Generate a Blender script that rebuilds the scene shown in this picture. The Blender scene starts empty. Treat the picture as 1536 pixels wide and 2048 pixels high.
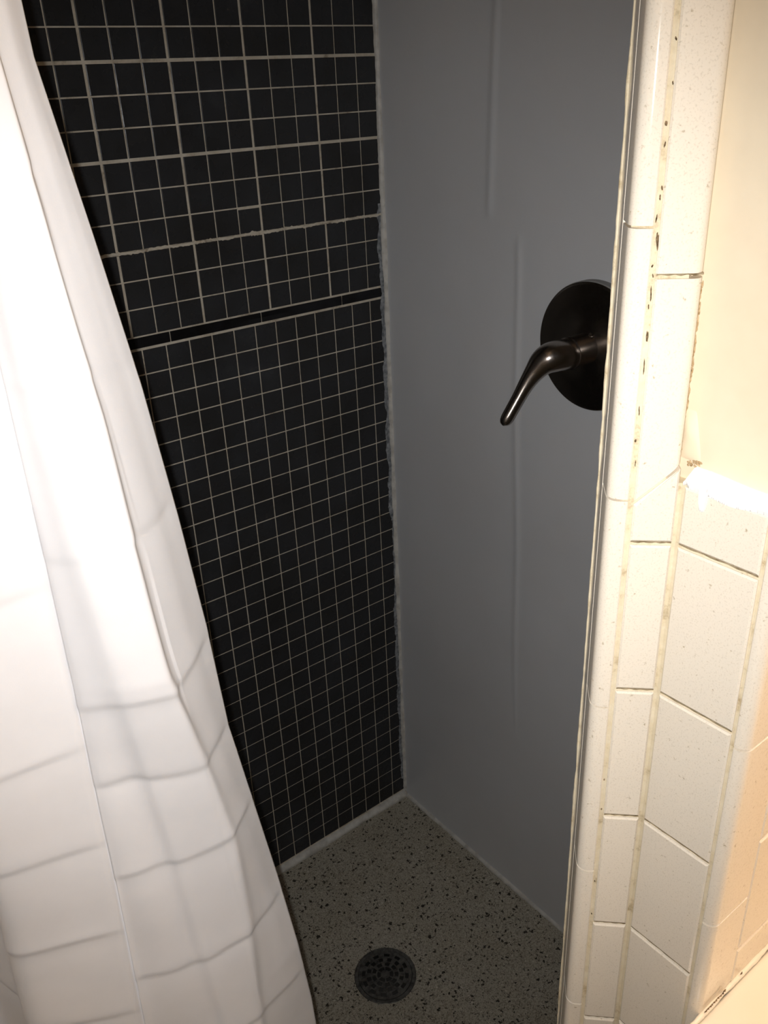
import bpy, bmesh, math, random
import numpy as np
from mathutils import Vector, Matrix

random.seed(7)
rng = np.random.default_rng(7)
scene = bpy.context.scene
COL = scene.collection

# ------------------------------------------------------------------ camera
CAM = Vector((-0.93699, -1.20187, 1.48000))
RIGHT = Vector((0.78430356, -0.61908730, -0.03998549))
UP = Vector((0.30246651, 0.32532015, 0.89592456))
FWD = Vector((0.54164743, 0.71477109, -0.44240293))
cam = bpy.data.cameras.new('camera')
cam.sensor_fit = 'VERTICAL'
cam.sensor_height = 24.0
cam.lens = 24.0 * 1743.08 / 2048.0
cam.clip_start = 0.01
cam_ob = bpy.data.objects.new('camera', cam)
COL.objects.link(cam_ob)
m = Matrix((RIGHT, UP, -FWD)).transposed().to_4x4()
m.translation = CAM
cam_ob.matrix_world = m
scene.camera = cam_ob

# ------------------------------------------------------------------ world, light, exposure
world = bpy.data.worlds.new('world')
scene.world = world
world.use_nodes = True
world.node_tree.nodes['Background'].inputs['Color'].default_value = (1.0, 0.82, 0.62, 1)
world.node_tree.nodes['Background'].inputs['Strength'].default_value = 0.01
scene.view_settings.view_transform = 'Standard'
scene.view_settings.look = 'None'
scene.view_settings.gamma = 1.0
scene.view_settings.use_curve_mapping = False
scene.view_settings.exposure = 0.0

# the phone's own flash, a centimetre beside its lens
fl = bpy.data.lights.new('phone_flash', 'SPOT')
fl.energy = 19.3
fl.color = (0.98, 0.985, 1.0)
fl.spot_size = math.radians(99)
fl.spot_blend = 1.0
fl.shadow_soft_size = 0.0035
flo = bpy.data.objects.new('phone_flash', fl)
COL.objects.link(flo)
fm = m @ Matrix.Rotation(math.radians(-2.5), 4, 'X') @ Matrix.Rotation(math.radians(2.5), 4, 'Y')
fm.translation = CAM - RIGHT * 0.009 - UP * 0.003
flo.matrix_world = fm

BULB_STRENGTH = 104.0

# ------------------------------------------------------------------ materials
def srgb(r, g, b):
    f = lambda c: (c / 12.92) if c <= 0.04045 else ((c + 0.055) / 1.055) ** 2.4
    return (f(r / 255), f(g / 255), f(b / 255), 1)

def mat(name, col=(0.8, 0.8, 0.8, 1), rough=0.5, metal=0.0, spec=0.5):
    mt = bpy.data.materials.new(name)
    mt.use_nodes = True
    b = mt.node_tree.nodes['Principled BSDF']
    b.inputs['Base Color'].default_value = col
    b.inputs['Roughness'].default_value = rough
    b.inputs['Metallic'].default_value = metal
    b.inputs['Specular IOR Level'].default_value = spec
    return mt, mt.node_tree, b

def noise(nt, scale, detail=3, rough=0.55, coord='Object', vec=None):
    n = nt.nodes.new('ShaderNodeTexNoise')
    n.inputs['Scale'].default_value = scale
    n.inputs['Detail'].default_value = detail
    n.inputs['Roughness'].default_value = rough
    if vec is None:
        tc = nt.nodes.new('ShaderNodeTexCoord')
        vec = tc.outputs[coord]
    nt.links.new(vec, n.inputs['Vector'])
    return n.outputs['Fac']

def ramp(nt, fac, stops):
    r = nt.nodes.new('ShaderNodeValToRGB')
    e = r.color_ramp.elements
    while len(e) < len(stops):
        e.new(0.5)
    for i, (p, c) in enumerate(stops):
        e[i].position = p
        e[i].color = c
    nt.links.new(fac, r.inputs['Fac'])
    return r.outputs['Color']

def mix(nt, fac, a, b, mode='MIX'):
    n = nt.nodes.new('ShaderNodeMix')
    n.data_type = 'RGBA'
    n.blend_type = mode
    for sock, v in ((n.inputs[0], fac), (n.inputs[6], a), (n.inputs[7], b)):
        if hasattr(v, 'links'):
            nt.links.new(v, sock)
        else:
            sock.default_value = v
    return n.outputs[2]

def bump(nt, bsdf, height, strength=0.2, dist=0.001):
    n = nt.nodes.new('ShaderNodeBump')
    n.inputs['Strength'].default_value = strength
    n.inputs['Distance'].default_value = dist
    nt.links.new(height, n.inputs['Height'])
    nt.links.new(n.outputs['Normal'], bsdf.inputs['Normal'])

def world_vec(nt):
    g = nt.nodes.new('ShaderNodeNewGeometry')
    return g.outputs['Position']

# black mosaic tile
M_BLACK, nt, b = mat('black_glazed_tile', (0.011, 0.011, 0.012, 1), 0.22, spec=0.16)
v = world_vec(nt)
c = ramp(nt, noise(nt, 9, 4, vec=v), [(0.35, (0.028, 0.027, 0.0265, 1)), (0.62, (0.036, 0.0365, 0.039, 1)), (0.85, (0.058, 0.061, 0.065, 1))])
nt.links.new(c, b.inputs['Base Color'])
nt.links.new(ramp(nt, noise(nt, 30, 3, vec=v), [(0.3, (0.16,) * 3 + (1,)), (0.8, (0.42,) * 3 + (1,))]), b.inputs['Roughness'])

# glossier, deeper black liner strips
M_LINER, nt, b = mat('deep_black_liner_glaze', (0.01, 0.01, 0.01, 1), 0.12, spec=0.2)
nt.links.new(ramp(nt, noise(nt, 22, 4, vec=world_vec(nt)), [(0.35, (0.008, 0.0075, 0.0075, 1)), (0.75, (0.016, 0.016, 0.018, 1)), (0.9, (0.05, 0.053, 0.058, 1))]), b.inputs['Base Color'])
# mosaic grout
M_GROUT, nt, b = mat('beige_mosaic_grout', (0.4, 0.36, 0.29, 1), 0.85, spec=0.2)
v = world_vec(nt)
c = ramp(nt, noise(nt, 38, 5, 0.7, vec=v), [(0.26, (0.20, 0.15, 0.10, 1)), (0.43, (0.54, 0.475, 0.375, 1)), (0.75, (0.72, 0.665, 0.56, 1))])
nt.links.new(c, b.inputs['Base Color'])

# white caulk in the shower
M_CAULK, nt, b = mat('white_silicone_caulk', (0.62, 0.6, 0.56, 1), 0.45, spec=0.4)
v = world_vec(nt)
c = ramp(nt, noise(nt, 60, 4, vec=v), [(0.3, (0.44, 0.42, 0.38, 1)), (0.6, (0.64, 0.62, 0.57, 1))])
nt.links.new(c, b.inputs['Base Color'])
M_SMEAR, nt, b = mat('smeared_caulk_film', (0.16, 0.17, 0.18, 1), 0.6, spec=0.3)
v = world_vec(nt)
c = ramp(nt, noise(nt, 140, 4, vec=v), [(0.3, (0.10, 0.11, 0.12, 1)), (0.7, (0.38, 0.39, 0.40, 1))])
nt.links.new(c, b.inputs['Base Color'])

# grey painted wall panel
M_GREY, nt, b = mat('grey_satin_paint', (0.33, 0.33, 0.33, 1), 0.38, spec=0.4)
v = world_vec(nt)
c = ramp(nt, noise(nt, 3.2, 4, vec=v), [(0.3, (0.61, 0.615, 0.625, 1)), (0.7, (0.67, 0.68, 0.695, 1))])
nt.links.new(c, b.inputs['Base Color'])
bump(nt, b, noise(nt, 420, 2, vec=v), 0.12, 0.0004)

# terrazzo shower pan
M_TERR, nt, b = mat('beige_terrazzo', (0.4, 0.36, 0.3, 1), 0.62, spec=0.3)
v = world_vec(nt)
base = ramp(nt, noise(nt, 10, 5, vec=v), [(0.3, (0.30, 0.26, 0.185, 1)), (0.55, (0.375, 0.345, 0.275, 1)), (0.8, (0.43, 0.39, 0.33, 1))])
fine = noise(nt, 380, 2, vec=v)
base = mix(nt, 0.55, base, ramp(nt, fine, [(0.35, (0.16, 0.14, 0.10, 1)), (0.5, (0.40, 0.37, 0.30, 1)), (0.7, (0.56, 0.51, 0.42, 1))]))
def specks(scale, thr, seedoff):
    mp = nt.nodes.new('ShaderNodeMapping')
    mp.inputs['Location'].default_value = (seedoff, seedoff * 2.1, 0)
    nt.links.new(v, mp.inputs['Vector'])
    nz = nt.nodes.new('ShaderNodeTexNoise'); nz.inputs['Scale'].default_value = scale * 1.6
    nt.links.new(mp.outputs['Vector'], nz.inputs['Vector'])
    add = nt.nodes.new('ShaderNodeMix'); add.data_type = 'RGBA'; add.blend_type = 'ADD'
    add.inputs[0].default_value = 0.012
    nt.links.new(mp.outputs['Vector'], add.inputs[6]); nt.links.new(nz.outputs['Color'], add.inputs[7])
    vo = nt.nodes.new('ShaderNodeTexVoronoi'); vo.inputs['Scale'].default_value = scale
    nt.links.new(add.outputs[2], vo.inputs['Vector'])
    # random size per cell
    sep = nt.nodes.new('ShaderNodeSeparateColor'); nt.links.new(vo.outputs['Color'], sep.inputs[0])
    ml = nt.nodes.new('ShaderNodeMath'); ml.operation = 'MULTIPLY'; ml.inputs[1].default_value = thr
    nt.links.new(sep.outputs[0], ml.inputs[0])
    pw = nt.nodes.new('ShaderNodeMath'); pw.operation = 'LESS_THAN'
    nt.links.new(vo.outputs['Distance'], pw.inputs[0]); nt.links.new(ml.outputs[0], pw.inputs[1])
    return pw.outputs[0]
base = mix(nt, specks(108, 0.36, 0.3), base, (0.035, 0.03, 0.022, 1))
base = mix(nt, specks(240, 0.42, 1.7), base, (0.07, 0.058, 0.042, 1))
base = mix(nt, specks(140, 0.22, 4.1), base, (0.58, 0.54, 0.46, 1))
nt.links.new(base, b.inputs['Base Color'])

# white glazed wall tile
M_WHITE, nt, b = mat('white_speckled_tile', (0.8, 0.78, 0.73, 1), 0.09, spec=0.5)
v = world_vec(nt)
c1 = ramp(nt, noise(nt, 900, 2, vec=v), [(0.30, (0.73, 0.645, 0.52, 1)), (0.46, (0.83, 0.745, 0.615, 1))])
c2 = ramp(nt, noise(nt, 260, 3, vec=v), [(0.24, (0.62, 0.57, 0.48, 1)), (0.34, (1, 1, 1, 1))])
nt.links.new(mix(nt, 1.0, c1, c2, 'MULTIPLY'), b.inputs['Base Color'])
bump(nt, b, noise(nt, 45, 2, vec=v), 0.08, 0.001)

M_TGROUT, nt, b = mat('aged_cream_grout', (0.6, 0.55, 0.42, 1), 0.8, spec=0.2)
v = world_vec(nt)
c = ramp(nt, noise(nt, 75, 5, 0.7, vec=v), [(0.24, (0.36, 0.26, 0.135, 1)), (0.44, (0.70, 0.595, 0.41, 1)), (0.8, (0.81, 0.725, 0.555, 1))])
nt.links.new(c, b.inputs['Base Color'])
bump(nt, b, noise(nt, 500, 3, vec=v), 0.5, 0.0006)

M_CREAM, nt, b = mat('cream_wall_paint', (0.80, 0.70, 0.54, 1), 0.6, spec=0.3)
v = world_vec(nt)
c = ramp(nt, noise(nt, 14, 4, vec=v), [(0.3, (0.74, 0.62, 0.445, 1)), (0.7, (0.82, 0.71, 0.53, 1))])
nt.links.new(c, b.inputs['Base Color'])
bump(nt, b, noise(nt, 300, 2, vec=v), 0.15, 0.0006)

M_PALE, nt, b = mat('pale_grey_wall_paint', (0.45, 0.46, 0.47, 1), 0.7)
nt.links.new(ramp(nt, noise(nt, 6, 3), [(0.3, (0.40, 0.41, 0.42, 1)), (0.7, (0.45, 0.46, 0.47, 1))]), b.inputs['Base Color'])
M_DARKF, nt, b = mat('grey_floor_tile', (0.2, 0.2, 0.2, 1), 0.5)
nt.links.new(ramp(nt, noise(nt, 9, 3), [(0.3, (0.15, 0.15, 0.155, 1)), (0.7, (0.22, 0.22, 0.225, 1))]), b.inputs['Base Color'])
M_CEIL, nt, b = mat('white_ceiling_paint', (0.8, 0.77, 0.72, 1), 0.8)
nt.links.new(ramp(nt, noise(nt, 6, 3), [(0.3, (0.76, 0.73, 0.68, 1)), (0.7, (0.82, 0.79, 0.74, 1))]), b.inputs['Base Color'])
M_PAINTW, nt, b = mat('white_paint_drip', (0.9, 0.89, 0.86, 1), 0.5)
nt.links.new(ramp(nt, noise(nt, 80, 3), [(0.3, (0.88, 0.87, 0.84, 1)), (0.7, (0.93, 0.92, 0.89, 1))]), b.inputs['Base Color'])
M_DIRT, nt, b = mat('brown_mildew', (0.08, 0.05, 0.025, 1), 0.9, spec=0.1)
nt.links.new(ramp(nt, noise(nt, 600, 3, vec=world_vec(nt)), [(0.35, (0.06, 0.04, 0.022, 1)), (0.65, (0.30, 0.21, 0.12, 1))]), b.inputs['Base Color'])
M_JDIRT, nt, b = mat('dirty_grout', (0.3, 0.23, 0.14, 1), 0.9, spec=0.1)
nt.links.new(ramp(nt, noise(nt, 160, 4, vec=world_vec(nt)), [(0.3, (0.16, 0.115, 0.06, 1)), (0.7, (0.42, 0.34, 0.22, 1))]), b.inputs['Base Color'])
M_RUST, nt, b = mat('tan_grout_stain', (0.4, 0.27, 0.14, 1), 0.9, spec=0.1)
nt.links.new(ramp(nt, noise(nt, 400, 3, vec=world_vec(nt)), [(0.3, (0.30, 0.20, 0.095, 1)), (0.7, (0.58, 0.43, 0.26, 1))]), b.inputs['Base Color'])

M_COUNTER, nt, b = mat('cream_cultured_marble', (0.83, 0.77, 0.66, 1), 0.22)
nt.links.new(ramp(nt, noise(nt, 7, 4, vec=world_vec(nt)), [(0.3, (0.80, 0.73, 0.61, 1)), (0.7, (0.85, 0.79, 0.68, 1))]), b.inputs['Base Color'])
M_WOOD, nt, b = mat('dark_cabinet_wood', (0.1, 0.06, 0.03, 1), 0.5)
nt.links.new(ramp(nt, noise(nt, 12, 4), [(0.3, (0.08, 0.045, 0.022, 1)), (0.7, (0.16, 0.095, 0.05, 1))]), b.inputs['Base Color'])

# brushed nickel, dark
M_NICK, nt, b = mat('dark_brushed_nickel', (0.33, 0.295, 0.265, 1), 0.3, metal=1.0)
v = world_vec(nt)
nt.links.new(ramp(nt, noise(nt, 260, 3, vec=v), [(0.3, (0.20,) * 3 + (1,)), (0.7, (0.27,) * 3 + (1,))]), b.inputs['Roughness'])
M_RING, nt, b = mat('matte_grey_ring', (0.2, 0.195, 0.185, 1), 0.6)  # matte grey for the ring behind the mixer plate, lighter than the plate
nt.links.new(ramp(nt, noise(nt, 90, 3, vec=world_vec(nt)), [(0.3, (0.24, 0.235, 0.225, 1)), (0.7, (0.31, 0.305, 0.295, 1))]), b.inputs['Base Color'])
M_STEEL, nt, b = mat('tarnished_steel', (0.25, 0.24, 0.22, 1), 0.42, metal=0.55)
v = world_vec(nt)
nt.links.new(ramp(nt, noise(nt, 130, 4, vec=v), [(0.3, (0.07, 0.067, 0.06, 1)), (0.7, (0.21, 0.20, 0.18, 1))]), b.inputs['Base Color'])
M_HOLE, nt, b = mat('dark_drain_pipe', (0.01, 0.01, 0.01, 1), 0.8)
nt.links.new(ramp(nt, noise(nt, 40, 3), [(0.3, (0.02, 0.019, 0.016, 1)), (0.7, (0.04, 0.037, 0.032, 1))]), b.inputs['Base Color'])

# curtain cloth
M_CLOTH, nt, b = mat('white_polyester_cloth', (0.83, 0.815, 0.80, 1), 0.75, spec=0.25)
v = world_vec(nt)
nt.links.new(ramp(nt, noise(nt, 18, 3, vec=v), [(0.3, (0.83, 0.82, 0.825, 1)), (0.7, (0.87, 0.86, 0.865, 1))]), b.inputs['Base Color'])
b.inputs['Sheen Weight'].default_value = 0.1
bump(nt, b, noise(nt, 1100, 1, vec=v), 0.08, 0.0003)

M_BULB, nt, b = mat('lit_frosted_bulb', (1, 0.9, 0.8, 1), 0.5)
b.inputs['Emission Color'].default_value = (1.0, 0.73, 0.48, 1)
b.inputs['Emission Strength'].default_value = BULB_STRENGTH

# ------------------------------------------------------------------ mesh helpers
def link(ob, parent=None, **props):
    COL.objects.link(ob)
    if parent is not None:
        ob.parent = parent
    for k, val in props.items():
        ob[k] = val
    return ob

def mesh_obj(name, verts, faces, material, parent=None, smooth=False, **props):
    me = bpy.data.meshes.new(name)
    me.from_pydata([tuple(p) for p in verts], [], [tuple(f) for f in faces])
    me.materials.append(material)
    if smooth:
        me.polygons.foreach_set('use_smooth', [True] * len(me.polygons))
    me.update()
    return link(bpy.data.objects.new(name, me), parent, **props)

def fix_normals(ob):
    bm = bmesh.new(); bm.from_mesh(ob.data)
    bmesh.ops.recalc_face_normals(bm, faces=bm.faces)
    bm.to_mesh(ob.data); bm.free()
    return ob

def box_data(x0, x1, y0, y1, z0, z1):
    vs = [(x, y, z) for z in (z0, z1) for y in (y0, y1) for x in (x0, x1)]
    fs = [(0, 2, 3, 1), (4, 5, 7, 6), (0, 1, 5, 4), (2, 6, 7, 3), (0, 4, 6, 2), (1, 3, 7, 5)]
    return vs, fs

def box(name, x0, x1, y0, y1, z0, z1, material, parent=None, bevel=0, seg=2, **props):
    vs, fs = box_data(x0, x1, y0, y1, z0, z1)
    ob = mesh_obj(name, vs, fs, material, parent, **props)
    fix_normals(ob)
    if bevel:
        bm = bmesh.new(); bm.from_mesh(ob.data)
        bmesh.ops.bevel(bm, geom=bm.edges[:], offset=bevel, segments=seg, affect='EDGES', profile=0.5)
        bm.to_mesh(ob.data); bm.free()
    return ob

def prism(name, poly, z0, z1, material, parent=None, **props):
    n = len(poly)
    vs = [(x, y, z0) for x, y in poly] + [(x, y, z1) for x, y in poly]
    fs = [tuple(range(n)), tuple(range(n, 2 * n))] + [(i, (i + 1) % n, n + (i + 1) % n, n + i) for i in range(n)]
    return fix_normals(mesh_obj(name, vs, fs, material, parent, **props))

def slab_tile(name, origin, ux, n, w, z0, z1, thick, material, parent, bev=0.0012, top_right=None):
    """tile on a vertical plane; origin (x,y) on the face line, ux unit dir along it, n outward normal."""
    o = Vector((origin[0], origin[1], 0)); u = Vector((ux[0], ux[1], 0)); nn = Vector((n[0], n[1], 0))
    zr = z1 if top_right is None else top_right
    outer = [(0, z0), (w, z0), (w, zr), (0, z1)]
    inner = [(bev, z0 + bev), (w - bev, z0 + bev), (w - bev, zr - bev), (bev, z1 - bev)]
    P = lambda a, z, d: o + u * a + nn * d + Vector((0, 0, z))
    vs = [P(a, z, -thick) for a, z in outer] + [P(a, z, -bev * 0.8) for a, z in outer] + [P(a, z, 0) for a, z in inner]
    fs = [(3, 2, 1, 0)]
    for k in (0, 4):
        for i in range(4):
            j = (i + 1) % 4
            fs.append((k + i, k + j, k + 4 + j, k + 4 + i))
    fs.append((8, 9, 10, 11))
    return fix_normals(mesh_obj(name, vs, fs, material, parent))

def sweep_profile(name, prof, z0, z1, material, parent=None, nz=1, jit=0.0, **props):
    """vertical extrusion of an open/closed plan profile [(x,y),...] (closed)."""
    n = len(prof)
    vs, fs = [], []
    zs = np.linspace(z0, z1, nz + 1)
    for k, z in enumerate(zs):
        for (x, y) in prof:
            vs.append((x + (rng.normal() * jit if jit else 0), y + (rng.normal() * jit if jit else 0), z))
    for k in range(nz):
        for i in range(n):
            j = (i + 1) % n
            fs.append((k * n + i, k * n + j, (k + 1) * n + j, (k + 1) * n + i))
    fs.append(tuple(range(n))); fs.append(tuple(range(nz * n, nz * n + n)))
    return fix_normals(mesh_obj(name, vs, fs, material, parent, **props))

def lathe(name, prof, axis_o, axis, material, parent=None, seg=64, smooth=True, **props):
    """prof [(dist along axis, radius)], revolved round axis from axis_o."""
    ax = Vector(axis).normalized()
    a = ax.orthogonal().normalized(); c = ax.cross(a)
    o = Vector(axis_o)
    vs, fs = [], []
    for (t, r) in prof:
        for k in range(seg):
            th = 2 * math.pi * k / seg
            vs.append(o + ax * t + (a * math.cos(th) + c * math.sin(th)) * r)
    for i in range(len(prof) - 1):
        for k in range(seg):
            l = (k + 1) % seg
            fs.append((i * seg + k, i * seg + l, (i + 1) * seg + l, (i + 1) * seg + k))
    if prof[0][1] > 1e-6: fs.append(tuple(range(seg)))
    if prof[-1][1] > 1e-6: fs.append(tuple(range((len(prof) - 1) * seg, len(prof) * seg)))
    return fix_normals(mesh_obj(name, vs, fs, material, parent, smooth=smooth, **props))

def auto_smooth(ob, ang=40):
    me = ob.data
    me.polygons.foreach_set('use_smooth', [True] * len(me.polygons))
    me.set_sharp_from_angle(angle=math.radians(ang))
    return ob

def tube_path(name, pts, radii, material, parent=None, seg=28, up=(0, 0, 1), squash=1.0, **props):
    pts = [Vector(p) for p in pts]
    vs, fs = [], []
    n = len(pts)
    prev = None
    for i, p in enumerate(pts):
        t = (pts[min(i + 1, n - 1)] - pts[max(i - 1, 0)]).normalized()
        if prev is None:
            s = t.cross(Vector(up)).normalized()
        else:
            s = (prev - t * prev.dot(t)).normalized()
        prev = s
        w = t.cross(s)
        for k in range(seg):
            th = 2 * math.pi * k / seg
            vs.append(p + (s * math.cos(th) * squash + w * math.sin(th)) * radii[i])
    for i in range(n - 1):
        for k in range(seg):
            l = (k + 1) % seg
            fs.append((i * seg + k, i * seg + l, (i + 1) * seg + l, (i + 1) * seg + k))
    fs.append(tuple(range(seg))); fs.append(tuple(range((n - 1) * seg, n * seg)))
    return fix_normals(mesh_obj(name, vs, fs, material, parent, smooth=True, **props))

def spline(pts, vals, n):
    """catmull-rom resample of points and a value"""
    P = np.array([list(p) + [v] for p, v in zip(pts, vals)], float)
    P = np.vstack([2 * P[0] - P[1], P, 2 * P[-1] - P[-2]])
    out = []
    for s in np.linspace(0, len(pts) - 1 - 1e-6, n):
        i = int(s); t = s - i
        a, b_, c_, d_ = P[i:i + 4]
        out.append(0.5 * (2 * b_ + (c_ - a) * t + (2 * a - 5 * b_ + 4 * c_ - d_) * t * t + (3 * b_ - a - 3 * c_ + d_) * t ** 3))
    out = np.array(out)
    return [tuple(o[:3]) for o in out], [float(o[3]) for o in out]

H = 2.35            # ceiling height
XL = -0.96          # shower's left wall
P = 0.038           # mosaic pitch

# ------------------------------------------------------------------ the shower pan (floor) with a hole for the drain
DX, DY, DR = -0.319, -0.327, 0.0575
def floor_mesh():
    vs, fs = [], []
    N = 48
    sq = 0.09
    def z_at(x, y):
        return -0.006 + 0.006 * min(1.0, math.hypot(x - DX, y - DY) / 0.33)
    ring = []
    for k in range(N):
        th = 2 * math.pi * k / N
        ring.append((DX + DR * math.cos(th), DY + DR * math.sin(th)))
    out = []
    for k in range(N):
        th = 2 * math.pi * k / N
        cx, sy = math.cos(th), math.sin(th)
        s = sq / max(abs(cx), abs(sy))
        out.append((DX + s * cx, DY + s * sy))
    for x, y in ring: vs.append((x, y, -0.03))
    for x, y in ring: vs.append((x, y, z_at(x, y)))
    for x, y in out: vs.append((x, y, z_at(x, y)))
    for k in range(N):
        l = (k + 1) % N
        fs.append((k, l, N + l, N + k)); fs.append((N + k, N + l, 2 * N + l, 2 * N + k))
    xs = sorted(set(np.round(np.concatenate([np.linspace(XL, DX - sq, 12), np.linspace(DX - sq, DX + sq, 7), np.linspace(DX + sq, 0.0, 9)]), 6)))
    ys = sorted(set(np.round(np.concatenate([np.linspace(-1.0, DY - sq, 14), np.linspace(DY - sq, DY + sq, 7), np.linspace(DY + sq, 0.0, 9)]), 6)))
    base = len(vs)
    for y in ys:
        for x in xs: vs.append((x, y, z_at(x, y)))
    nx = len(xs)
    for j in range(len(ys) - 1):
        for i in range(nx - 1):
            mx, my = (xs[i] + xs[i + 1]) / 2, (ys[j] + ys[j + 1]) / 2
            if abs(mx - DX) < sq and abs(my - DY) < sq: continue
            fs.append((base + j * nx + i, base + j * nx + i + 1, base + (j + 1) * nx + i + 1, base + (j + 1) * nx + i))
    return vs, fs
vs, fs = floor_mesh()
floor = mesh_obj('floor', vs, fs, M_TERR, kind='structure', label='speckled beige terrazzo shower pan sloping to the round drain', category='floor')

# ------------------------------------------------------------------ back wall: grout bed + mosaic tiles
wall_back = box('wall_back', XL - 0.1, 0.1, 0.0, 0.1, 0.0, H, M_GROUT, kind='structure',
                label='shower wall of small square black mosaic tiles with beige grout', category='wall')
ZB = 1.1647                         # top of the liner band
TD = 0.0013                         # how far tiles stand proud of the grout
def tile_verts(x0, x1, z0, z1, b_=0.0009):
    """front + chamfer only; back is buried in the grout bed."""
    o = [(x0, z0), (x1, z0), (x1, z1), (x0, z1)]
    i = [(x0 + b_, z0 + b_), (x1 - b_, z0 + b_), (x1 - b_, z1 - b_), (x0 + b_, z1 - b_)]
    return [(x, 0.004, z) for x, z in o] + [(x, -TD * 0.7, z) for x, z in o] + [(x, -TD, z) for x, z in i]
TILE_F = [(0, 1, 5, 4), (1, 2, 6, 5), (2, 3, 7, 6), (3, 0, 4, 7), (4, 5, 9, 8), (5, 6, 10, 9), (6, 7, 11, 10), (7, 4, 8, 11), (8, 9, 10, 11), (3, 2, 1, 0)]

tiles = []                          # (x0,x1,z0,z1)
up, upz = 1.0221 * P, 1.0332 * P
thin, thick = 0.0020, 0.0040
def upper_x(c_, r): return -c_ * up + (-0.0089 * r - 0.0105) * P
def upper_z(c_, r): return ZB + (r * upz - 0.003 * c_ * P)
for r in range(0, 31):
    for c_ in range(0, 26):
        gx0 = thick if (c_ + 1) % 3 == 0 else thin       # left joint
        gx1 = thick if c_ % 3 == 0 else thin             # right joint
        gz0 = (0.0044 if r % 3 == 0 else thin) if r else 0.003
        gz1 = 0.0044 if (r + 1) % 3 == 0 else thin
        x0 = upper_x(c_ + 1, r) + gx0 / 2; x1 = upper_x(c_, r) - gx1 / 2
        z0 = upper_z(c_, r) + gz0 / 2; z1 = upper_z(c_, r + 1) - gz1 / 2
        if z0 > H - 0.01: continue
        x1 = min(x1, -0.0035); z1 = min(z1, H)
        if x0 < XL: continue
        # one slipped row of the sheet, as laid
        if r == 3 and c_ == 6: z0 -= 0.0021; z1 -= 0.0021
        tiles.append((x0, x1, z0, z1))
lp, lpz = P, 0.9896 * P
ZL = ZB - 0.5163 * P
for i in range(0, 30):
    for c_ in range(0, 26):
        x0 = -(c_ + 1 - 0.0273) * lp + 0.0011; x1 = -(c_ - 0.0273) * lp - 0.0011
        x1 = min(x1, -0.0035)
        if x0 < XL: continue
        z1 = ZL - i * lpz - (0.0011 if i else 0.0018); z0 = ZL - (i + 1) * lpz + 0.0011
        tiles.append((x0, x1, z0, z1))
def project(p):
    d = Vector(p) - CAM
    zc = d.dot(FWD)
    return 768 + 1743.08 * d.dot(RIGHT) / zc, 1024 - 1743.08 * d.dot(UP) / zc, zc
# the tiles that show largest between curtain and corner get to be objects of their own
edge = [(0, 35), (250, 110), (480, 190), (700, 262), (960, 340), (1260, 415), (1440, 455), (1640, 520), (1760, 560), (2048, 636)]
cand = []
for k, (x0, x1, z0, z1) in enumerate(tiles):
    px, py, zc = project(((x0 + x1) / 2, 0, (z0 + z1) / 2))
    ex = np.interp(py, [e[0] for e in edge], [e[1] for e in edge])
    pr, _, _ = project((x1, 0, (z0 + z1) / 2))
    if -15 < py < 2048 and pr > ex + 4:
        cand.append((1.0 / zc ** 2, k))
cand.sort(reverse=True)
single = set(k for _, k in cand[:300])
cache = {}
sv, sf = [], []
for k, (x0, x1, z0, z1) in enumerate(tiles):
    if k in single:
        w, h = round(x1 - x0, 5), round(z1 - z0, 5)
        me = cache.get((w, h))
        if me is None:
            me = bpy.data.meshes.new('tile')
            me.from_pydata(tile_verts(-w / 2, w / 2, -h / 2, h / 2), [], TILE_F)
            me.materials.append(M_BLACK)
            me.update()
            cache[(w, h)] = me
        ob = bpy.data.objects.new('tile', me)
        ob.location = ((x0 + x1) / 2, rng.normal() * 0.00012, (z0 + z1) / 2)
        ob.rotation_euler = (rng.normal() * 0.002, 0, rng.normal() * 0.002)
        link(ob, wall_back)
    else:
        n0 = len(sv)
        sv += tile_verts(x0, x1, z0, z1)
        sf += [tuple(n0 + i for i in f) for f in TILE_F]
mesh_obj('remaining_tiles', sv, sf, M_BLACK, wall_back, kind='stuff')

# liner strips in the band (joints where the photo has them)
zj0, zj1 = ZL + 0.0022, ZB - 0.0022
joints = [-0.0055, -0.0955, -0.252, -0.4085, -0.565, -0.7215, -0.878, XL]
for a, b_ in zip(joints[:-1], joints[1:]):
    x1, x0 = a - 0.0008, b_ + 0.0008
    me = bpy.data.meshes.new('liner_tile')
    n = 8
    vs, fs = [], []
    prof = [(0.004, zj0), (-0.0008, zj0), (-0.0014, zj0 + 0.0012), (-0.0017, (zj0 + zj1) / 2), (-0.0014, zj1 - 0.0012), (-0.0008, zj1), (0.004, zj1)]
    for x in (x0, x1):
        vs += [(x, y, z) for y, z in prof]
    m_ = len(prof)
    for i in range(m_ - 1): fs.append((i, i + 1, m_ + i + 1, m_ + i))
    fs += [tuple(range(m_)), tuple(range(m_, 2 * m_))]
    fix_normals(mesh_obj('liner_tile', vs, fs, M_LINER, wall_back))

# repaired, stained grout along one thick joint
vs, fs = [], []
xs = np.linspace(-0.006, -0.50, 200)
for i, x in enumerate(xs):
    c_ = -x / up
    z = ZB + 3 * upz - 0.003 * c_ * P
    wob = 0.0006 * math.sin(x * 90) + rng.normal() * 0.0005
    hw = 0.0024 + abs(rng.normal()) * 0.0006 + (0.0016 if -0.255 < x < -0.235 else 0)
    vs += [(x, 0.001, z + wob - hw), (x, -0.0019, z + wob - hw * 0.6), (x, -0.0019, z + wob + hw * 0.6), (x, 0.001, z + wob + hw)]
for i in range(len(xs) - 1):
    for k in range(3):
        fs.append((i * 4 + k, i * 4 + k + 1, i * 4 + 5 + k, i * 4 + 4 + k))
fix_normals(mesh_obj('grout_repair', vs, fs, M_GROUT, wall_back))

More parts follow.
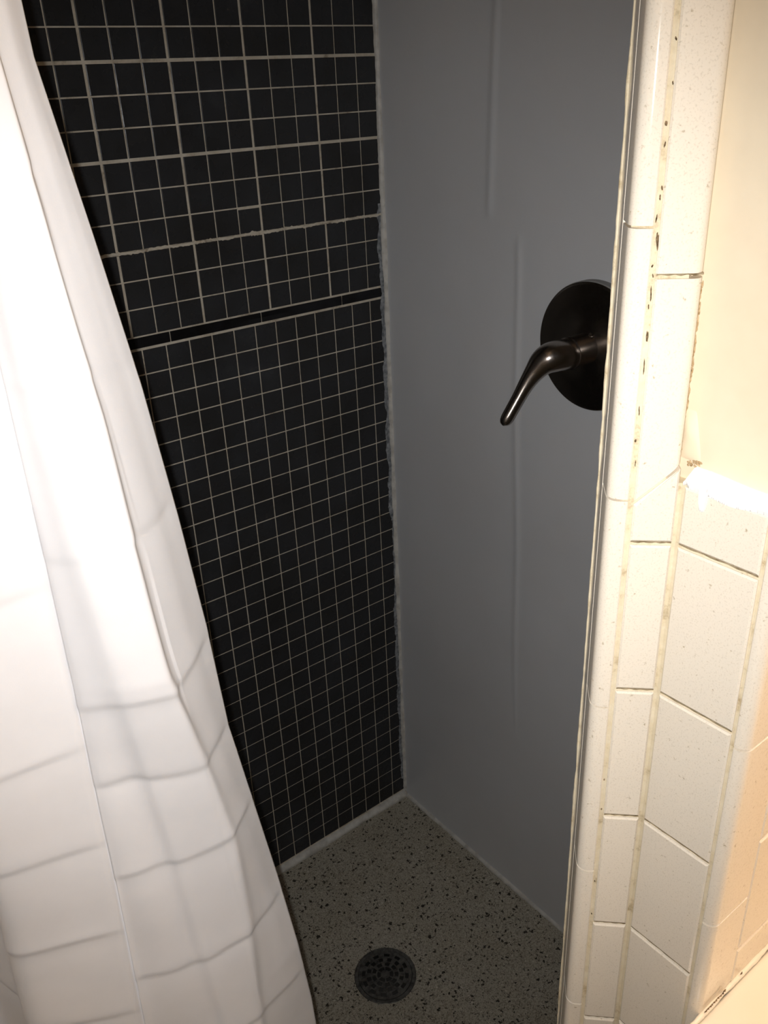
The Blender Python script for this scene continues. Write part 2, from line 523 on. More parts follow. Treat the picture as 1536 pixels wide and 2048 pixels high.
# ------------------------------------------------------------------ right wall: grey painted, with faint trowel ridges
vs, fs = [], []
ys = np.concatenate([np.linspace(0.0, -0.23, 24), np.linspace(-0.2315, -0.345, 90), np.linspace(-0.36, -0.93, 40)])
zs = np.concatenate([np.linspace(0.0, 1.2, 61), np.linspace(1.205, 1.335, 40), np.linspace(1.35, H, 40)])
def ridge(y, z):
    g = lambda t, s: math.exp(-(t / s) ** 2)
    st = lambda t: 1 / (1 + math.exp(-t))
    h = 0.0
    yc = -0.247 - 0.06 * (z - 1.30)
    h += 0.0014 * st((z - 1.303) / 0.004) * (st((y - yc) / 0.0022) if False else g(y - yc - 0.004 * math.sin(z * 9), 0.0075))
    yc2 = -0.309 - 0.03 * (1.27 - z)
    h += 0.0013 * st((1.27 - z) / 0.004) * st((z - 0.45) / 0.12) * g(y - yc2 - 0.002 * math.sin(z * 14), 0.0068)
    h += 0.0006 * g(z - 1.301 - 0.15 * (y + 0.245), 0.003) * g(y + 0.255, 0.012)
    h += 0.0006 * g(z - 1.272 - 0.15 * (y + 0.31), 0.003) * g(y + 0.315, 0.008)
    h += 0.0004 * math.sin(y * 9 + 1.3) * math.sin(z * 4.1 + 0.6)
    return h
for z in zs:
    for y in ys: vs.append((-max(0.0, ridge(y, z)) - 0.0002, y, z))
ny = len(ys)
for j in range(len(zs) - 1):
    for i in range(ny - 1):
        fs.append((j * ny + i, j * ny + i + 1, (j + 1) * ny + i + 1, (j + 1) * ny + i))
n0 = len(vs)
bv, bf = box_data(0.0, 0.06, -0.93, 0.0, 0.0, H)
vs += bv; fs += [tuple(n0 + i for i in f) for f in bf]
wall_right = fix_normals(mesh_obj('wall_right', vs, fs, M_GREY, smooth=False, kind='structure',
                  label='plain grey painted shower wall that carries the mixer handle', category='wall'))
me = wall_right.data
me.polygons.foreach_set('use_smooth', [True] * len(me.polygons))
me.set_sharp_from_angle(angle=math.radians(50))

# ------------------------------------------------------------------ caulk beads (trim)
def bead(name, path, r, material, seg=8, jit=0.0008, label='', parent=None, n=160):
    a, b_ = Vector(path[0]), Vector(path[1])
    pts, rad = [], []
    lo = 0
    for i in range(n + 1):
        t = i / n
        lo = 0.8 * lo + rng.normal() * jit * 0.5
        pts.append(a.lerp(b_, t)); rad.append(max(r * 0.6, r + lo))
    if parent is not None:
        return tube_path(name, pts, rad, material, parent, seg=seg, up=(0.3, 0.5, 0.8))
    return tube_path(name, pts, rad, material, None, seg=seg, up=(0.3, 0.5, 0.8), kind='structure', label=label, category='caulk')
bead('trim_1', ((0.0005, 0.0005, 0.004), (0.0005, 0.0005, H - 0.005)), 0.0072, M_CAULK, label='white caulk bead running up the corner beside the black tiles', n=400)
bead('trim_2', ((XL + 0.01, -0.001, 0.004), (-0.003, -0.001, 0.004)), 0.0102, M_CAULK, label='white caulk bead along the foot of the black tiles')
bead('trim_3', ((-0.0005, -0.005, 0.0), (-0.0005, -0.86, 0.0)), 0.0058, M_CAULK, label='thin caulk bead along the foot of the grey wall')

# caulk smeared over the last tile column
vs, fs = [], []
z = 0.05
prevw = 0.004
zz = np.linspace(0.05, 1.30, 340)
row = []
for z in zz:
    amp = 0.006 if z > 0.55 else 0.0045
    tgt = 0.006 + amp * (0.5 + 0.5 * math.sin(z * 83) * math.sin(z * 31 + 1)) if (math.sin(z * 7 + 0.4) > -0.75) else 0.0045
    prevw = 0.65 * prevw + 0.35 * (tgt + rng.normal() * 0.0018)
    wv = max(0.003, prevw)
    row.append((z, wv))
for z, wv in row:
    vs += [(-0.003, -0.0019, z), (-0.0045 - wv, -0.0017, z), (-0.0050 - wv, -0.0008, z)]
for i in range(len(row) - 1):
    for k in range(2):
        fs.append((i * 3 + k, i * 3 + k + 1, i * 3 + 4 + k, i * 3 + 3 + k))
mesh_obj('caulk_smear', vs, fs, M_SMEAR, wall_back)

# ------------------------------------------------------------------ front right: white-tiled jamb, painted wall above the wainscot
B = np.array([-0.5265, -0.9444])
E1 = np.array([-0.70711, 0.70711]); N1 = np.array([-0.70711, -0.70711]); IN = np.array([0.70711, 0.70711])
Y2 = -1.0095
rec = 0.0021
CW = 0.041           # outer corner of the bullnose along E1
corner = B + E1 * CW
LEG = 0.045
ZW = 1.2665          # top of the wainscot
inner = corner + IN * LEG
poly_low = [tuple(B + np.array([rec, rec * 0.4])), tuple(corner - E1 * 0.0014 + IN * 0.0085), tuple(corner - E1 * rec + IN * LEG), (0.0, float(inner[1])), (0.0, Y2 + 0.002), (-0.5235, Y2 + 0.002), (-0.5265 + rec, Y2 + 0.006)]
poly_low = [tuple(B + np.array([rec, rec * 0.4])),
            tuple(B + E1 * 0.032 + IN * rec), tuple(B + E1 * (CW - rec) + IN * 0.009),
            tuple(B + E1 * (CW - rec) + IN * LEG), (-0.0, float(inner[1])), (-0.0, Y2 + 0.0014),
            (-0.5175, Y2 + 0.0014), (-0.5265 + rec, Y2 + 0.009)]
wall_front = prism('wall_front', poly_low, 0.0, ZW - 0.001, M_TGROUT, kind='structure',
                   label='shower entrance jamb and wainscot in white tiles with cream grout', category='wall')
# grout bed goes on above the wainscot only behind the jamb's own tiles
prism('grout_bed', [tuple(B + IN * 0.0105), tuple(B + IN * 0.0085 + E1 * 0.006), tuple(B + IN * rec + E1 * 0.0085), tuple(B + E1 * 0.032 + IN * rec), tuple(B + E1 * (CW - rec) + IN * 0.009),
                    tuple(B + E1 * (CW - rec) + IN * LEG), tuple(B + IN * LEG)], ZW - 0.001, H, M_TGROUT, wall_front)
wall_outer = prism('wall_outer', [(-0.5172, float(B[1]) + 0.012), (-0.5172, Y2 + 0.009), (-0.0, Y2 + 0.009), (-0.0, float(inner[1])), (-0.49, float(inner[1]))],
                   ZW - 0.001, H, M_CREAM, kind='structure', label='cream painted wall above the white tile wainscot', category='wall')

g = 0.0014
# jamb face tiles (45 degree strip)
rows = [1.2263, 1.1174, 1.0066, 0.8960, 0.7833, 0.6725, 0.5617, 0.4509, 0.3401, 0.2293, 0.1185, 0.008]
def col1(z0, z1, zr=None):
    # runs from left (E1 side) to right (B)
    o = B + E1 * 0.0257
    slab_tile('tile', o, -E1, N1, 0.0257 - 0.0014, z0 + g, z1 - g, 0.008, M_WHITE, wall_front, top_right=None if zr is None else zr - g)
for a, b_ in zip(rows[:-1], rows[1:]):
    col1(b_, a)
col1(1.2263, 1.2533, 1.2764)
# bullnose trim pieces above, bottom of the first one cut on the slant
def bull_trim(z0l, z0r, z1, w=0.0257):
    o = Vector((*(B + E1 * w), 0)); u = Vector((*(-E1), 0)); n = Vector((*N1, 0))
    W = w - 0.0012; r = 0.006
    prof = [(0, -0.008), (0, -0.001), (0.001, 0)]
    for k in range(7):
        th = math.pi / 2 * k / 6
        prof.append((W - r + r * math.sin(th), -r + r * math.cos(th)))
    prof.append((W, -0.009))
    vs, fs = [], []
    m_ = len(prof)
    for (zl, zr) in ((z0l + g, z0r + g), (z1 - g, z1 - g)):
        for (a, d) in prof:
            z = zl + (zr - zl) * a / W
            p = o + u * a + n * d
            vs.append((p.x, p.y, z))
    for i in range(m_):
        j = (i + 1) % m_
        fs.append((i, j, m_ + j, m_ + i))
    fs += [tuple(range(m_)), tuple(range(m_, 2 * m_))]
    auto_smooth(fix_normals(mesh_obj('bullnose_tile', vs, fs, M_WHITE, wall_front)), 35)
bull_trim(1.2533, 1.2764, 1.3837)
z = 1.3837
while z < H - 0.02:
    z1 = min(z + 0.1535, H)
    bull_trim(z, z, z1)
    z = z1

# vertical bullnose at the jamb edge: face, quarter round, leg into the shower
def jamb_prof(inset=0.0, leg=0.024):
    W0, R_ = 0.0288, 0.0075
    pr = [B + E1 * W0 + IN * 0.008, B + E1 * W0 + IN * 0.0006, B + E1 * (W0 + 0.0008)]
    cen = B + E1 * (CW - R_) + IN * R_
    for k in range(9):
        th = math.pi / 2 * k / 8
        pr.append(cen + N1 * (R_ * math.cos(th)) + E1 * (R_ * math.sin(th)))
    pr += [B + E1 * CW + IN * leg, B + E1 * (CW - 0.006) + IN * leg, cen]
    return [tuple(p) for p in pr]
bj = [H, 2.169, 2.0168, 1.8647, 1.7126, 1.5605, 1.4084, 1.2548, 1.1027, 0.9512, 0.799, 0.647, 0.495, 0.343, 0.191, 0.01]
for a, b_ in zip(bj[:-1], bj[1:]):
    auto_smooth(sweep_profile('bullnose_tile', jamb_prof(), b_ + 0.0007, a - 0.0007, M_WHITE, wall_front), 35)
# second strip on the jamb's inner side, then the bead of caulk at its end
def strip(name, s0, s1, out, material, z0, z1, nz=1, jit=0.0):
    q = [B + E1 * (CW - 0.004) + IN * s0, B + E1 * (CW + out) + IN * s0, B + E1 * (CW + out) + IN * s1, B + E1 * (CW - 0.004) + IN * s1]
    return sweep_profile(name, [tuple(p) for p in q], z0, z1, material, wall_front, nz=nz, jit=jit)
strip('jamb_strip', 0.0262, 0.0425, 0.0, M_WHITE, 0.005, H)
e = B + E1 * (CW - 0.0004) + IN * 0.0442
bead('caulk_bead', ((e[0], e[1], 0.005), (e[0], e[1], H - 0.002)), 0.0014, M_TGROUT, parent=wall_front, n=500, jit=0.0003)

# wainscot tiles facing the camera's side (plane x = const)
rows2 = [1.2263, 1.1173, 1.0064, 0.8960, 0.7852, 0.6744, 0.5636, 0.4528, 0.342, 0.2312, 0.1204, 0.0096]
for a, b_ in zip(rows2[:-1], rows2[1:]):
    slab_tile('tile', (-0.5265, -0.9464), (0, -1), (-1, 0), 0.0516, b_ + g, a - g, 0.008, M_WHITE, wall_front)
slab_tile('tile', (-0.5265, -0.9464), (0, -1), (-1, 0), 0.0516, 1.2263 + g, ZW - 0.002, 0.008, M_WHITE, wall_front)

# dirt collected in the level joints of the jamb, thicker here and there
vs, fs = [], []
def joint_dirt(o, u, n, w, zj):
    K = 24
    n0 = len(vs)
    for k in range(K + 1):
        a = w * k / K
        h = 0.0008 + 0.0005 * (0.5 + 0.5 * math.sin(k * 0.9 + zj * 70)) + random.uniform(0, 0.0002)
        p = np.array(o) + np.array(u) * a
        q1 = p - np.array(n) * 0.0009; q0 = p - np.array(n) * 0.004
        top = zj + g + 0.0001
        for (q, z_) in ((q0, top), (q1, top), (q1, top - h), (q0, top - h)):
            vs.append((q[0], q[1], z_))
    for k in range(K):
        for c_ in range(3):
            fs.append((n0 + k * 4 + c_, n0 + k * 4 + c_ + 1, n0 + k * 4 + c_ + 5, n0 + k * 4 + c_ + 4))
for zj in rows[:7]:
    joint_dirt(B + E1 * 0.0252, -E1, N1, 0.0235, zj)
joint_dirt(B + E1 * 0.0252, -E1, N1, 0.0235, 1.3837)
for zj in rows2[:7]:
    joint_dirt((-0.5265, -0.9468), (0, -1), (-1, 0), 0.0508, zj)
fix_normals(mesh_obj('joint_dirt', vs, fs, M_JDIRT, wall_front, kind='stuff'))

# corner bullnose on the vanity side
def vprof(leg=0.042):
    R_ = 0.0075
    pr = [(-0.5185, -1.0008), (-0.5260, -1.0008), (-0.5265, -1.0014)]
    cx, cy = -0.5265 + R_, Y2 + R_
    for k in range(9):
        th = math.pi / 2 * k / 8
        pr.append((cx - R_ * math.cos(th), cy - R_ * math.sin(th)))
    pr += [(-0.5265 + leg, Y2), (-0.5265 + leg, Y2 + 0.007), (cx, cy)]
    return pr
vj = [ZW - 0.001, 1.1086, 0.9542, 0.7998, 0.6454, 0.491, 0.3366, 0.1822, 0.0278]
for a, b_ in zip(vj[:-1], vj[1:]):
    auto_smooth(sweep_profile('bullnose_tile', vprof(), b_ + 0.0009, a - 0.0009, M_WHITE, wall_front), 35)
# tiles on the face above the counter
x = -0.4825
while x < -0.03:
    for a, b_ in zip([ZW] + rows2[:4], rows2[:5]):
        slab_tile('tile', (x, Y2), (1, 0), (0, -1), min(0.1068, -0.004 - x), b_ + g, a - g, 0.008, M_WHITE, wall_front)
    x += 0.109

# white paint / caulk slopped along the top of the wainscot, with its drip
def slop():
    ys_ = np.linspace(-0.9462, -1.008, 300)
    vs, fs = [], []
    m_ = 6
    for y in ys_:
        t = (-y - 0.9462)
        low = 1.2635 + 0.0011 * math.sin(t * 160) + rng.normal() * 0.00008
        low -= 0.0112 * math.exp(-((y + 0.9592) / 0.0021) ** 6)
        low += 0.003 * math.exp(-((y + 0.9475) / 0.002) ** 2)
        topx = -0.5165
        hi = 1.2705 + 0.0012 * math.sin(t * 90 + 1) + rng.normal() * 0.00008
        for (x_, z_) in ((-0.5255, low), (-0.5277, low + 0.0006), (-0.5283, low + 0.003), (-0.5272, 1.2685), (-0.5245, 1.2702), (topx, hi + 0.0035)):
            vs.append((x_, y, z_))
    for i in range(len(ys_) - 1):
        for k in range(m_ - 1):
            fs.append((i * m_ + k, i * m_ + k + 1, (i + 1) * m_ + k + 1, (i + 1) * m_ + k))
    auto_smooth(fix_normals(mesh_obj('paint_drip', vs, fs, M_PAINTW, wall_front)), 60)
slop()

def blobs(name, items, material, parent):
    """flattened little lumps joined into one uncountable film"""
    vs, fs = [], []
    for (cx, cy, cz, ux, rx, rz, nx) in items:
        u = Vector((ux[0], ux[1], 0)); n = Vector((nx[0], nx[1], 0))
        c0 = Vector((cx, cy, cz))
        K = 10
        n0 = len(vs)
        vs.append(c0 + n * 0.0007)
        ph = random.random() * 6
        for k in range(K):
            th = 2 * math.pi * k / K
            rr = 1 + 0.35 * math.sin(2 * th + ph) + 0.2 * random.uniform(-1, 1)
            vs.append(c0 + u * (rx * rr * math.cos(th)) + Vector((0, 0, rz * rr * math.sin(th))) - n * 0.0003)
        for k in range(K):
            fs.append((n0, n0 + 1 + k, n0 + 1 + (k + 1) % K))
    return mesh_obj(name, vs, fs, material, parent, kind='stuff')
it = []
def on_joint(w, z): 
    p = B + E1 * w + N1 * (-0.0006)
    return p
for (z, rz, rx) in [(1.522, .0015, .0007), (1.4925, .0012, .0006), (1.474, .001, .0005), (1.4565, .0022, .0008), (1.447, .0016, .0006), (1.427, .0014, .0006), (1.4225, .0014, .0008), (1.4125, .0024, .0006),
                    (1.402, .0058, .001), (1.389, .001, .0007), (1.384, .0012, .0006), (1.3745, .004, .0007), (1.368, .0015, .0005), (1.352, .0060, .0007), (1.335, .0045, .0006), (1.310, .0032, .0006), (1.292, .0014, .0006), (1.278, .002, .0005)]:
    p = on_joint(0.0268 + random.uniform(-0.0006, 0.0012), z)
    it.append((p[0], p[1], z, E1, rx * 0.7, rz * 0.8, N1))
for z in (1.0395, 1.012, 0.94, 0.905):
    p = on_joint(0.0275, z); it.append((p[0], p[1], z, E1, .0004, .0012, N1))
blobs('mildew_spots', it, M_DIRT, wall_front)
it = []
for k in range(14):
    it.append((-0.5176, -0.9415 - 0.008 * random.random(), 1.2745 + random.random() * 0.0035, (0, -1), .0011, .0009, (-1, 0)))
for k in range(40):
    it.append((-0.5176, -0.9356 - 0.0010 * random.random(), 1.283 + 0.0024 * k, (0, -1), .0007, .0026, (-1, 0)))
blobs('brown_stain', it, M_RUST, wall_front)
# lump of filler where trim, wainscot and painted wall meet
vs, fs = [], []
NZ, NY = 26, 12
for a in range(NZ + 1):
    for b_ in range(NY + 1):
        tz, ty = a / NZ, b_ / NY
        env = math.sin(math.pi * min(1, tz * 1.05)) ** 0.6 * math.sin(math.pi * ty) ** 0.6 if 0 < tz < 0.95 and 0 < ty < 1 else 0.0
        wid = 0.0150 * (1 - 0.5 * tz)
        vs.append((-0.5170 - 0.0022 * env * (1 + 0.08 * math.sin(tz * 11 + ty * 3)), -0.9350 - wid * ty, 1.2770 + 0.032 * tz))
for a in range(NZ):
    for b_ in range(NY):
        q0 = a * (NY + 1) + b_
        fs.append((q0, q0 + 1, q0 + NY + 2, q0 + NY + 1))
auto_smooth(fix_normals(mesh_obj('filler_lump', vs, fs, M_CREAM, wall_front)), 70)

# ------------------------------------------------------------------ vanity counter at the lower right
van = bpy.data.objects.new('vanity_counter', None)
van.location = (-0.26, -1.5, 0.0)
link(van, label='cream counter top meeting the white tiled wall at lower right', category='counter')
def vpart(ob):
    ob.parent = van
    ob.matrix_parent_inverse = Matrix.Translation(-Vector(van.location))
    return ob
vpart(auto_smooth(box('counter_top', -0.565, -0.004, -1.90, Y2 - 0.0012, 0.829, 0.861, M_COUNTER, bevel=0.006, seg=3), 40))
vpart(box('cabinet_body', -0.535, -0.004, -1.88, -1.03, 0.0, 0.829, M_WOOD))
for k in range(2):
    vpart(box('cabinet_door', -0.553, -0.5352, -1.865 + k * 0.42, -1.465 + k * 0.42, 0.10, 0.80, M_WOOD, bevel=0.003))
bead('caulk_line', ((-0.565, Y2 - 0.0012, 0.8608), (-0.01, Y2 - 0.0012, 0.8608)), 0.0021, M_COUNTER, parent=van, n=200, jit=0.0004).matrix_parent_inverse = Matrix.Translation(-Vector(van.location))
it = []
for k in range(9):
    it.append((-0.519 + 0.0026 * k + random.uniform(-.0006, .0006), Y2 - 0.0022, 0.8640 + random.uniform(0, .0006), (1, 0), .0016, .0008, (0, -1)))
it.append((-0.4955, Y2 - 0.0022, 0.8650, (1, 0), .0018, .0016, (0, -1)))
it.append((-0.4735, Y2 - 0.0022, 0.8650, (1, 0), .0012, .0011, (0, -1)))
sp = blobs('mildew_spots', it, M_DIRT, van); sp.matrix_parent_inverse = Matrix.Translation(-Vector(van.location))

# ------------------------------------------------------------------ shower mixer on the grey wall
VY, VZ = -0.4585, 1.1470
valve = bpy.data.objects.new('shower_mixer', None)
valve.location = (0.0, VY, VZ)
link(valve, label='dark brushed nickel shower mixer with round plate and curved lever', category='faucet')
def vv(ob):
    ob.parent = valve
    ob.matrix_parent_inverse = Matrix.Translation(-Vector(valve.location))
    return ob
AX = (-1, 0, 0)
o = (-0.0008, VY, VZ)
vv(auto_smooth(lathe('backing_ring', [(0.0, 0.0), (0.0, 0.0882), (0.0122, 0.0882), (0.0130, 0.0872), (0.0130, 0.0)], o, AX, M_RING, seg=96), 30))
vv(auto_smooth(lathe('escutcheon_plate', [(0.0125, 0.0), (0.0125, 0.0868), (0.0142, 0.0872), (0.0150, 0.0862), (0.0156, 0.083), (0.0164, 0.06), (0.0180, 0.036), (0.0205, 0.027), (0.0205, 0.0)], o, AX, M_NICK, seg=96), 35))
vv(auto_smooth(lathe('sleeve', [(0.0185, 0.0), (0.0185, 0.0215), (0.024, 0.0205), (0.045, 0.0212), (0.0545, 0.0218), (0.0552, 0.0200), (0.0568, 0.0200), (0.0568, 0.0)], o, AX, M_NICK, seg=64), 35))
cl = [(-0.0560, VY, VZ - 0.0005), (-0.0640, -0.4582, 1.1470), (-0.0740, -0.4548, 1.1470), (-0.0840, -0.4504, 1.1450), (-0.0920, -0.4450, 1.1386), (-0.1016, -0.4403, 1.1267), (-0.1119, -0.4363, 1.1117), (-0.1216, -0.4334, 1.0959), (-0.1312, -0.4305, 1.0800), (-0.1382, -0.4284, 1.0685), (-0.1417, -0.4274, 1.0628), (-0.1433, -0.4272, 1.0600)]
rd = [0.0203, 0.0206, 0.0206, 0.0199, 0.0176, 0.0132, 0.0103, 0.0090, 0.0087, 0.0083, 0.0060, 0.0012]
pts, rr = spline(cl, rd, 70)
vv(tube_path('lever_handle', pts, rr, M_NICK, seg=40, up=(0, 1, 0)))
sc = lathe('set_screw', [(0.0, 0.0), (0.0, 0.0042), (0.003, 0.0042), (0.0036, 0.0036), (0.0036, 0.0024), (0.0018, 0.0020), (0.0018, 0.0)], (-0.0205, VY - 0.009, VZ + 0.0185), (-0.55, -0.28, 0.80), M_NICK, seg=24)
vv(auto_smooth(sc, 30))

# ------------------------------------------------------------------ floor drain
drain = bpy.data.objects.new('floor_drain', None)
drain.location = (DX, DY, -0.006)
link(drain, label='round dark metal drain strainer set in the terrazzo', category='drain')
def dd(ob):
    ob.parent = drain
    ob.matrix_parent_inverse = Matrix.Translation(-Vector(drain.location))
    return ob
dd(auto_smooth(lathe('rim', [(-0.012, 0.048), (-0.012, 0.0570), (0.0, 0.0572), (0.0012, 0.0560), (0.0012, 0.0505), (-0.001, 0.0490), (-0.012, 0.048)], (DX, DY, -0.0055), (0, 0, 1), M_STEEL, seg=64), 30))
def strainer():
    nA = 72
    radii = [0.0, 0.006, 0.0085, 0.0150, 0.0175, 0.0245, 0.027, 0.0345, 0.037, 0.0435, 0.0492]
    holes = {2: (6, 9, 0), 4: (9, 6, 1), 6: (12, 4, 0), 8: (12, 4, 2)}
    vs = []
    for r in radii:
        for k in range(nA):
            th = 2 * math.pi * k / nA
            vs.append((DX + r * math.cos(th), DY + r * math.sin(th), -0.0052 + 0.0012 * (1 - (r / 0.05) ** 2)))
    fs = []
    for i in range(len(radii) - 1):
        for k in range(nA):
            if i in holes:
                num, ln, off = holes[i]
                per = nA // num
                if (k + off * 2) % per < ln * per / 12.0 + 1: continue
            l = (k + 1) % nA
            fs.append((i * nA + k, i * nA + l, (i + 1) * nA + l, (i + 1) * nA + k))
    ob = mesh_obj('strainer', vs, fs, M_STEEL)
    bm = bmesh.new(); bm.from_mesh(ob.data)
    bmesh.ops.remove_doubles(bm, verts=bm.verts[:], dist=1e-5)
    bmesh.ops.delete(bm, geom=[v_ for v_ in bm.verts if not v_.link_faces], context='VERTS')
    bmesh.ops.recalc_face_normals(bm, faces=bm.faces[:])
    bm.to_mesh(ob.data); bm.free()
    md = ob.modifiers.new('thickness', 'SOLIDIFY'); md.thickness = 0.0018; md.offset = 0
    return ob
dd(strainer())
dd(lathe('pipe', [(0.0, 0.0), (0.0, 0.049), (0.028, 0.049)], (DX, DY, -0.036), (0, 0, 1), M_HOLE, seg=48))

# ------------------------------------------------------------------ shower curtain
TAB = np.array([  # fold lines traced from image pixels, moved along camera rays to each depth
 [2.05, -0.1793, 0.0487, -0.1060, -0.0902, 0.0047, -0.0700, -0.0058, -0.0690, -0.0280],
 [1.60, -0.1793, 0.0587, -0.1060, -0.0902, 0.0047, -0.0700, -0.0058, -0.0676, -0.0352],
 [1.50, -0.1793, 0.0587, -0.1060, -0.0902, 0.0047, -0.0685, -0.0058, -0.0672, -0.0414],
 [1.40, -0.1793, 0.0587, -0.1060, -0.0902, 0.0047, -0.0614, -0.0097, -0.0589, -0.0580],
 [1.30, -0.1800, 0.0580, -0.1075, -0.0893, 0.0055, -0.0533, -0.0126, -0.0502, -0.0712],
 [1.20, -0.1803, 0.0576, -0.1082, -0.0825, 0.0077, -0.0461, -0.0105, -0.0425, -0.0785],
 [1.10, -0.1846, 0.0526, -0.1101, -0.0777, 0.0043, -0.0390, -0.0102, -0.0352, -0.0823],
 [1.00, -0.1915, 0.0449, -0.1132, -0.0765, -0.0095, -0.0326, -0.0326, -0.0299, -0.0834],
 [0.90, -0.1983, 0.0372, -0.1154, -0.0712, -0.0186, -0.0247, -0.0469, -0.0201, -0.0926],
 [0.80, -0.2072, 0.0317, -0.1192, -0.0676, -0.0232, -0.0246, -0.0499, -0.0119, -0.1047],
 [0.70, -0.2097, 0.0316, -0.1220, -0.0608, -0.0275, -0.0267, -0.0487, -0.0001, -0.1058],
 [0.60, -0.2097, 0.0316, -0.1220, -0.0606, -0.0276, -0.0277, -0.0480, 0.0041, -0.1163],
 [0.14, -0.2250, 0.0300, -0.1300, -0.0600, -0.0276, -0.0200, -0.0480, 0.0200, -0.1200]])[::-1]
CREASE_L = [1.62, 1.50, 1.39, 1.285, 1.180, 1.038, 0.942, 0.839, 0.735, 0.62, 0.5, 0.38, 0.26]
CREASE_M = [1.66, 1.55, 1.44, 1.325, 1.207, 1.083, 1.002, 0.905, 0.775, 0.665, 0.55, 0.43, 0.3, 0.2]
PLANE = np.array([-0.7335, -0.7335]); UH = np.array([0.70711, -0.70711]); DH = np.array([-0.70711, -0.70711])
def curtain():
    zs = np.concatenate([np.linspace(0.14, 0.60, 60), np.linspace(0.603, 1.62, 340), np.linspace(1.63, 1.955, 30)])
    NL, NM = 46, 96
    rows_ = []
    wob = rng.normal(size=(8, 4))
    for z in zs:
        uL, dL, uB, uN, dN, uA, dA, uE, dE = [np.interp(z, TAB[:, 0], TAB[:, k]) for k in range(1, 10)]
        c_l = np.array([(uL - 0.125, dL - 0.002), (uL - 0.085, dL - 0.062), (uL - 0.02, dL - 0.03), (uL - 0.004, dL - 0.002), (uL + 0.008, dL - 0.002), (uB - 0.004, 0.0028), (uB - 0.0002, 0.0003)])
        lip = np.interp(z, [0.95, 1.12, 1.6], [0.0, 0.004, 0.007])
        c_m = np.array([(uB + 0.0009, -0.0002), (uN - 0.004, dN - 0.0005), (uN + 0.004, dN - 0.0003), (uA - 0.004, dA + 0.002), (uA, dA - 0.001), (uA - lip, dA - 0.008 - lip * 0.5), ((uA * 0.4 + uE * 0.6) - lip * 0.3, dA * 0.4 + dE * 0.6), (uE, dE)])
        def resample(c_, n, it):
            s = np.r_[0, np.cumsum(np.hypot(*np.diff(c_, axis=0).T))]
            q = np.linspace(0, s[-1], n)
            p = np.stack([np.interp(q, s, c_[:, 0]), np.interp(q, s, c_[:, 1])], 1)
            for _ in range(it):
                p[1:-1] = 0.25 * p[:-2] + 0.5 * p[1:-1] + 0.25 * p[2:]
            return p
        rows_.append(np.vstack([resample(c_l, NL - 1, 4), [(uB + 0.0002, -0.0045)], [(uB + 0.0004, -0.0045)], resample(c_m, NM - 1, 7)]))
    G = np.array(rows_)                               # rows x cols x (u,d)
    nr, nc, _ = G.shape
    T = np.gradient(G, axis=1); T /= np.linalg.norm(T, axis=2, keepdims=True) + 1e-9
    Nn = np.stack([-T[:, :, 1], T[:, :, 0]], 2)       # toward the room
    t = np.linspace(0, 1, nc)
    disp = np.zeros((nr, nc))
    isL = np.arange(nc) < NL
    q = np.where(isL, np.arange(nc) / NL, (np.arange(nc) - NL) / NM)
    for (lst, msk, tilt) in ((CREASE_L, isL, 0.004), (CREASE_M, ~isL, 0.010)):
        for k, zc in enumerate(lst):
            sgn = 1 if k % 2 else -1
            zl = zc + tilt * (q - 0.3) * (1 if k % 3 else -0.4) + 0.002 * np.sin(q * 9 + k)
            dz = (zs[:, None] - zl[None, :])
            amp = 0.0013 * np.interp(zc, [1.10, 1.25], [1.0, 0.35]) * (0.55 + 0.45 * np.sin(q * 7 + 2.1 * k))
            pr = np.exp(-np.abs(dz) / 0.0075) - 0.45 * np.exp(-(dz / 0.03) ** 2)
            disp += np.where(msk[None, :], sgn * amp[None, :] * pr + np.interp(zc, [1.10, 1.25], [0.0008, 0.0003]) * np.tanh(dz / 0.0022) * np.exp(-(dz / 0.02) ** 2), 0)
    # soft waves in the cloth
    for k in range(8):
        a_, b2, ph = 2 + 5 * abs(wob[k, 0]), 4 + 10 * abs(wob[k, 1]), wob[k, 2] * 3
        disp += 0.0004 * np.sin(a_ * t[None, :] * 4 + b2 * zs[:, None] + ph) * np.where(q > 0.62, 0.35, 1.0)[None, :]
    disp *= np.clip(np.abs(np.arange(nc) - NL + 0.5) / 5.0, 0.15, 1)[None, :]
    disp *= np.clip((nc - 1 - np.arange(nc)) / 10.0, 0.12, 1)[None, :]
    G = G + Nn * disp[:, :, None]
    vs = []
    for i in range(nr):
        for j in range(nc):
            p = PLANE + UH * G[i, j, 0] + DH * G[i, j, 1]
            vs.append((p[0], p[1], zs[i]))
    fs = [(i * nc + j, i * nc + j + 1, (i + 1) * nc + j + 1, (i + 1) * nc + j) for i in range(nr - 1) for j in range(nc - 1)]
    ob = mesh_obj('shower_curtain', vs, fs, M_CLOTH, smooth=True,
                  label='white creased cloth shower curtain hanging open at the left', category='curtain')
    md = ob.modifiers.new('thickness', 'SOLIDIFY'); md.thickness = 0.0006; md.offset = -1
    return ob
curtain()
# rod it hangs from, above the frame
ra, rb = PLANE + UH * -0.36, PLANE + UH * 0.27
tube_path('curtain_rod', [(ra[0], ra[1], 1.985), (rb[0], rb[1], 1.985)], [0.0125, 0.0125], M_NICK, seg=24,
          label='straight metal curtain rod above the shower opening', category='curtain rod')

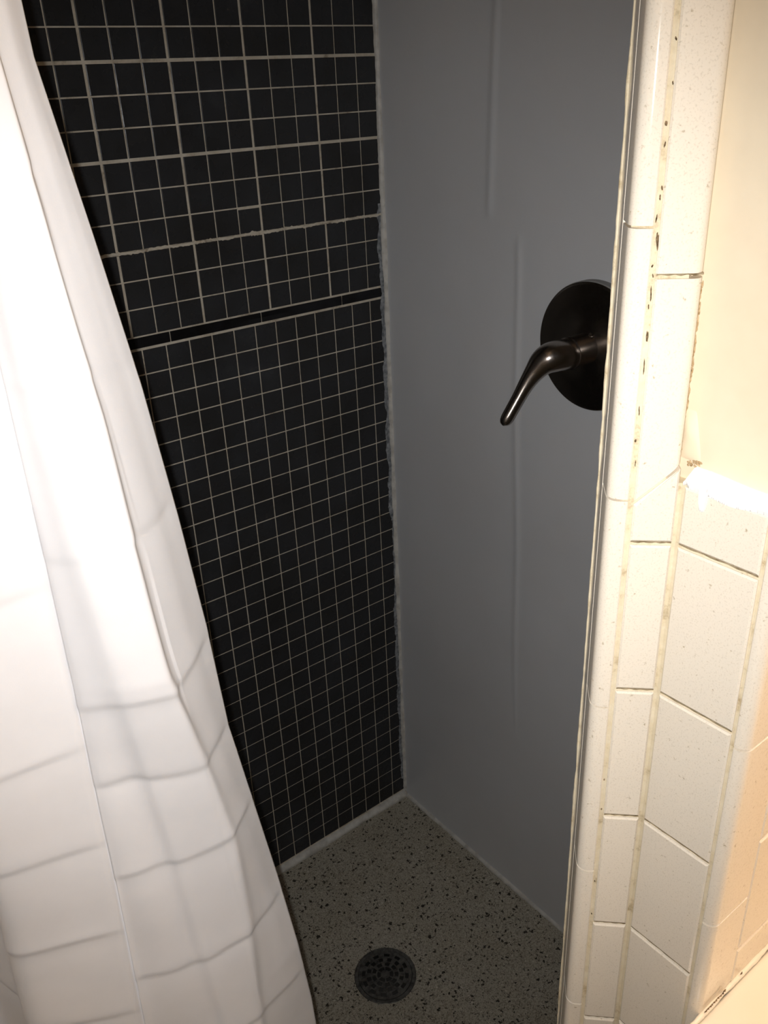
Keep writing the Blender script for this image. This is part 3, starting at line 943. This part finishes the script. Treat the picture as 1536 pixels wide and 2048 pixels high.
# ------------------------------------------------------------------ rest of the bathroom shell
box('wall_left', XL - 0.06, XL, -0.52, 0.0, 0.0, H, M_GREY, kind='structure', label='left inner wall of the shower behind the curtain', category='wall')
box('wall_far', -2.2, XL - 0.06, -0.52, -0.46, 0.0, H, M_PALE, kind='structure', label='pale grey bathroom wall left of the shower', category='wall')
box('wall_west', -2.26, -2.2, -2.7, -0.46, 0.0, H, M_PALE, kind='structure', label='pale grey bathroom wall opposite the vanity', category='wall')
box('wall_south', -2.26, 0.06, -2.76, -2.7, 0.0, H, M_PALE, kind='structure', label='pale grey bathroom wall behind the photographer', category='wall')
box('wall_east', 0.0, 0.06, -2.7, -0.93, 0.0, H, M_CREAM, kind='structure', label='cream bathroom wall behind the vanity', category='wall')
box('ceiling', -2.26, 0.1, -2.76, 0.1, H, H + 0.05, M_CEIL, kind='structure', label='white painted ceiling', category='ceiling')
fr = [(-2.2, -2.7), (0.0, -2.7), (0.0, -1.0), (-0.49, -1.0), (XL, -0.55), (-2.2, -0.55)]
prism('floor_bathroom', fr, -0.06, -0.012, M_DARKF, kind='structure', label='grey bathroom floor outside the shower', category='floor')
# curb across the opening
ca, cb = np.array([XL, -0.507]), np.array([-0.553, -0.914])
prism('trim_4', [tuple(ca), tuple(cb), tuple(cb + IN * 0.045), tuple(ca + IN * 0.045)], -0.012, 0.09, M_WHITE, kind='structure', label='white tiled curb across the shower opening', category='curb')

# vanity lamp over the counter
lampo = bpy.data.objects.new('vanity_light', None)
lampo.location = (0.0, -1.30, 1.95)
link(lampo, label='three-bulb vanity light on the wall over the counter', category='lamp')
bp = box('back_plate', -0.03, -0.001, -1.60, -1.06, 1.91, 1.99, M_NICK, bevel=0.004)
bp.parent = lampo; bp.matrix_parent_inverse = Matrix.Translation(-Vector(lampo.location))
for k in range(3):
    yk = -1.16 - 0.17 * k
    so = lathe('socket', [(0.0, 0.022), (0.04, 0.022)], (-0.03, yk, 1.95), (-1, 0, 0), M_NICK, seg=24)
    prof = [(0.036, 0.0)] + [(0.080 - 0.045 * math.cos(a_), 0.045 * math.sin(a_)) for a_ in np.linspace(0.1, math.pi - 0.001, 14)]
    bu = lathe('bulb', prof, (-0.03, yk, 1.95), (-1, 0, 0), M_BULB, seg=24)
    for q_ in (so, bu):
        q_.parent = lampo; q_.matrix_parent_inverse = Matrix.Translation(-Vector(lampo.location))
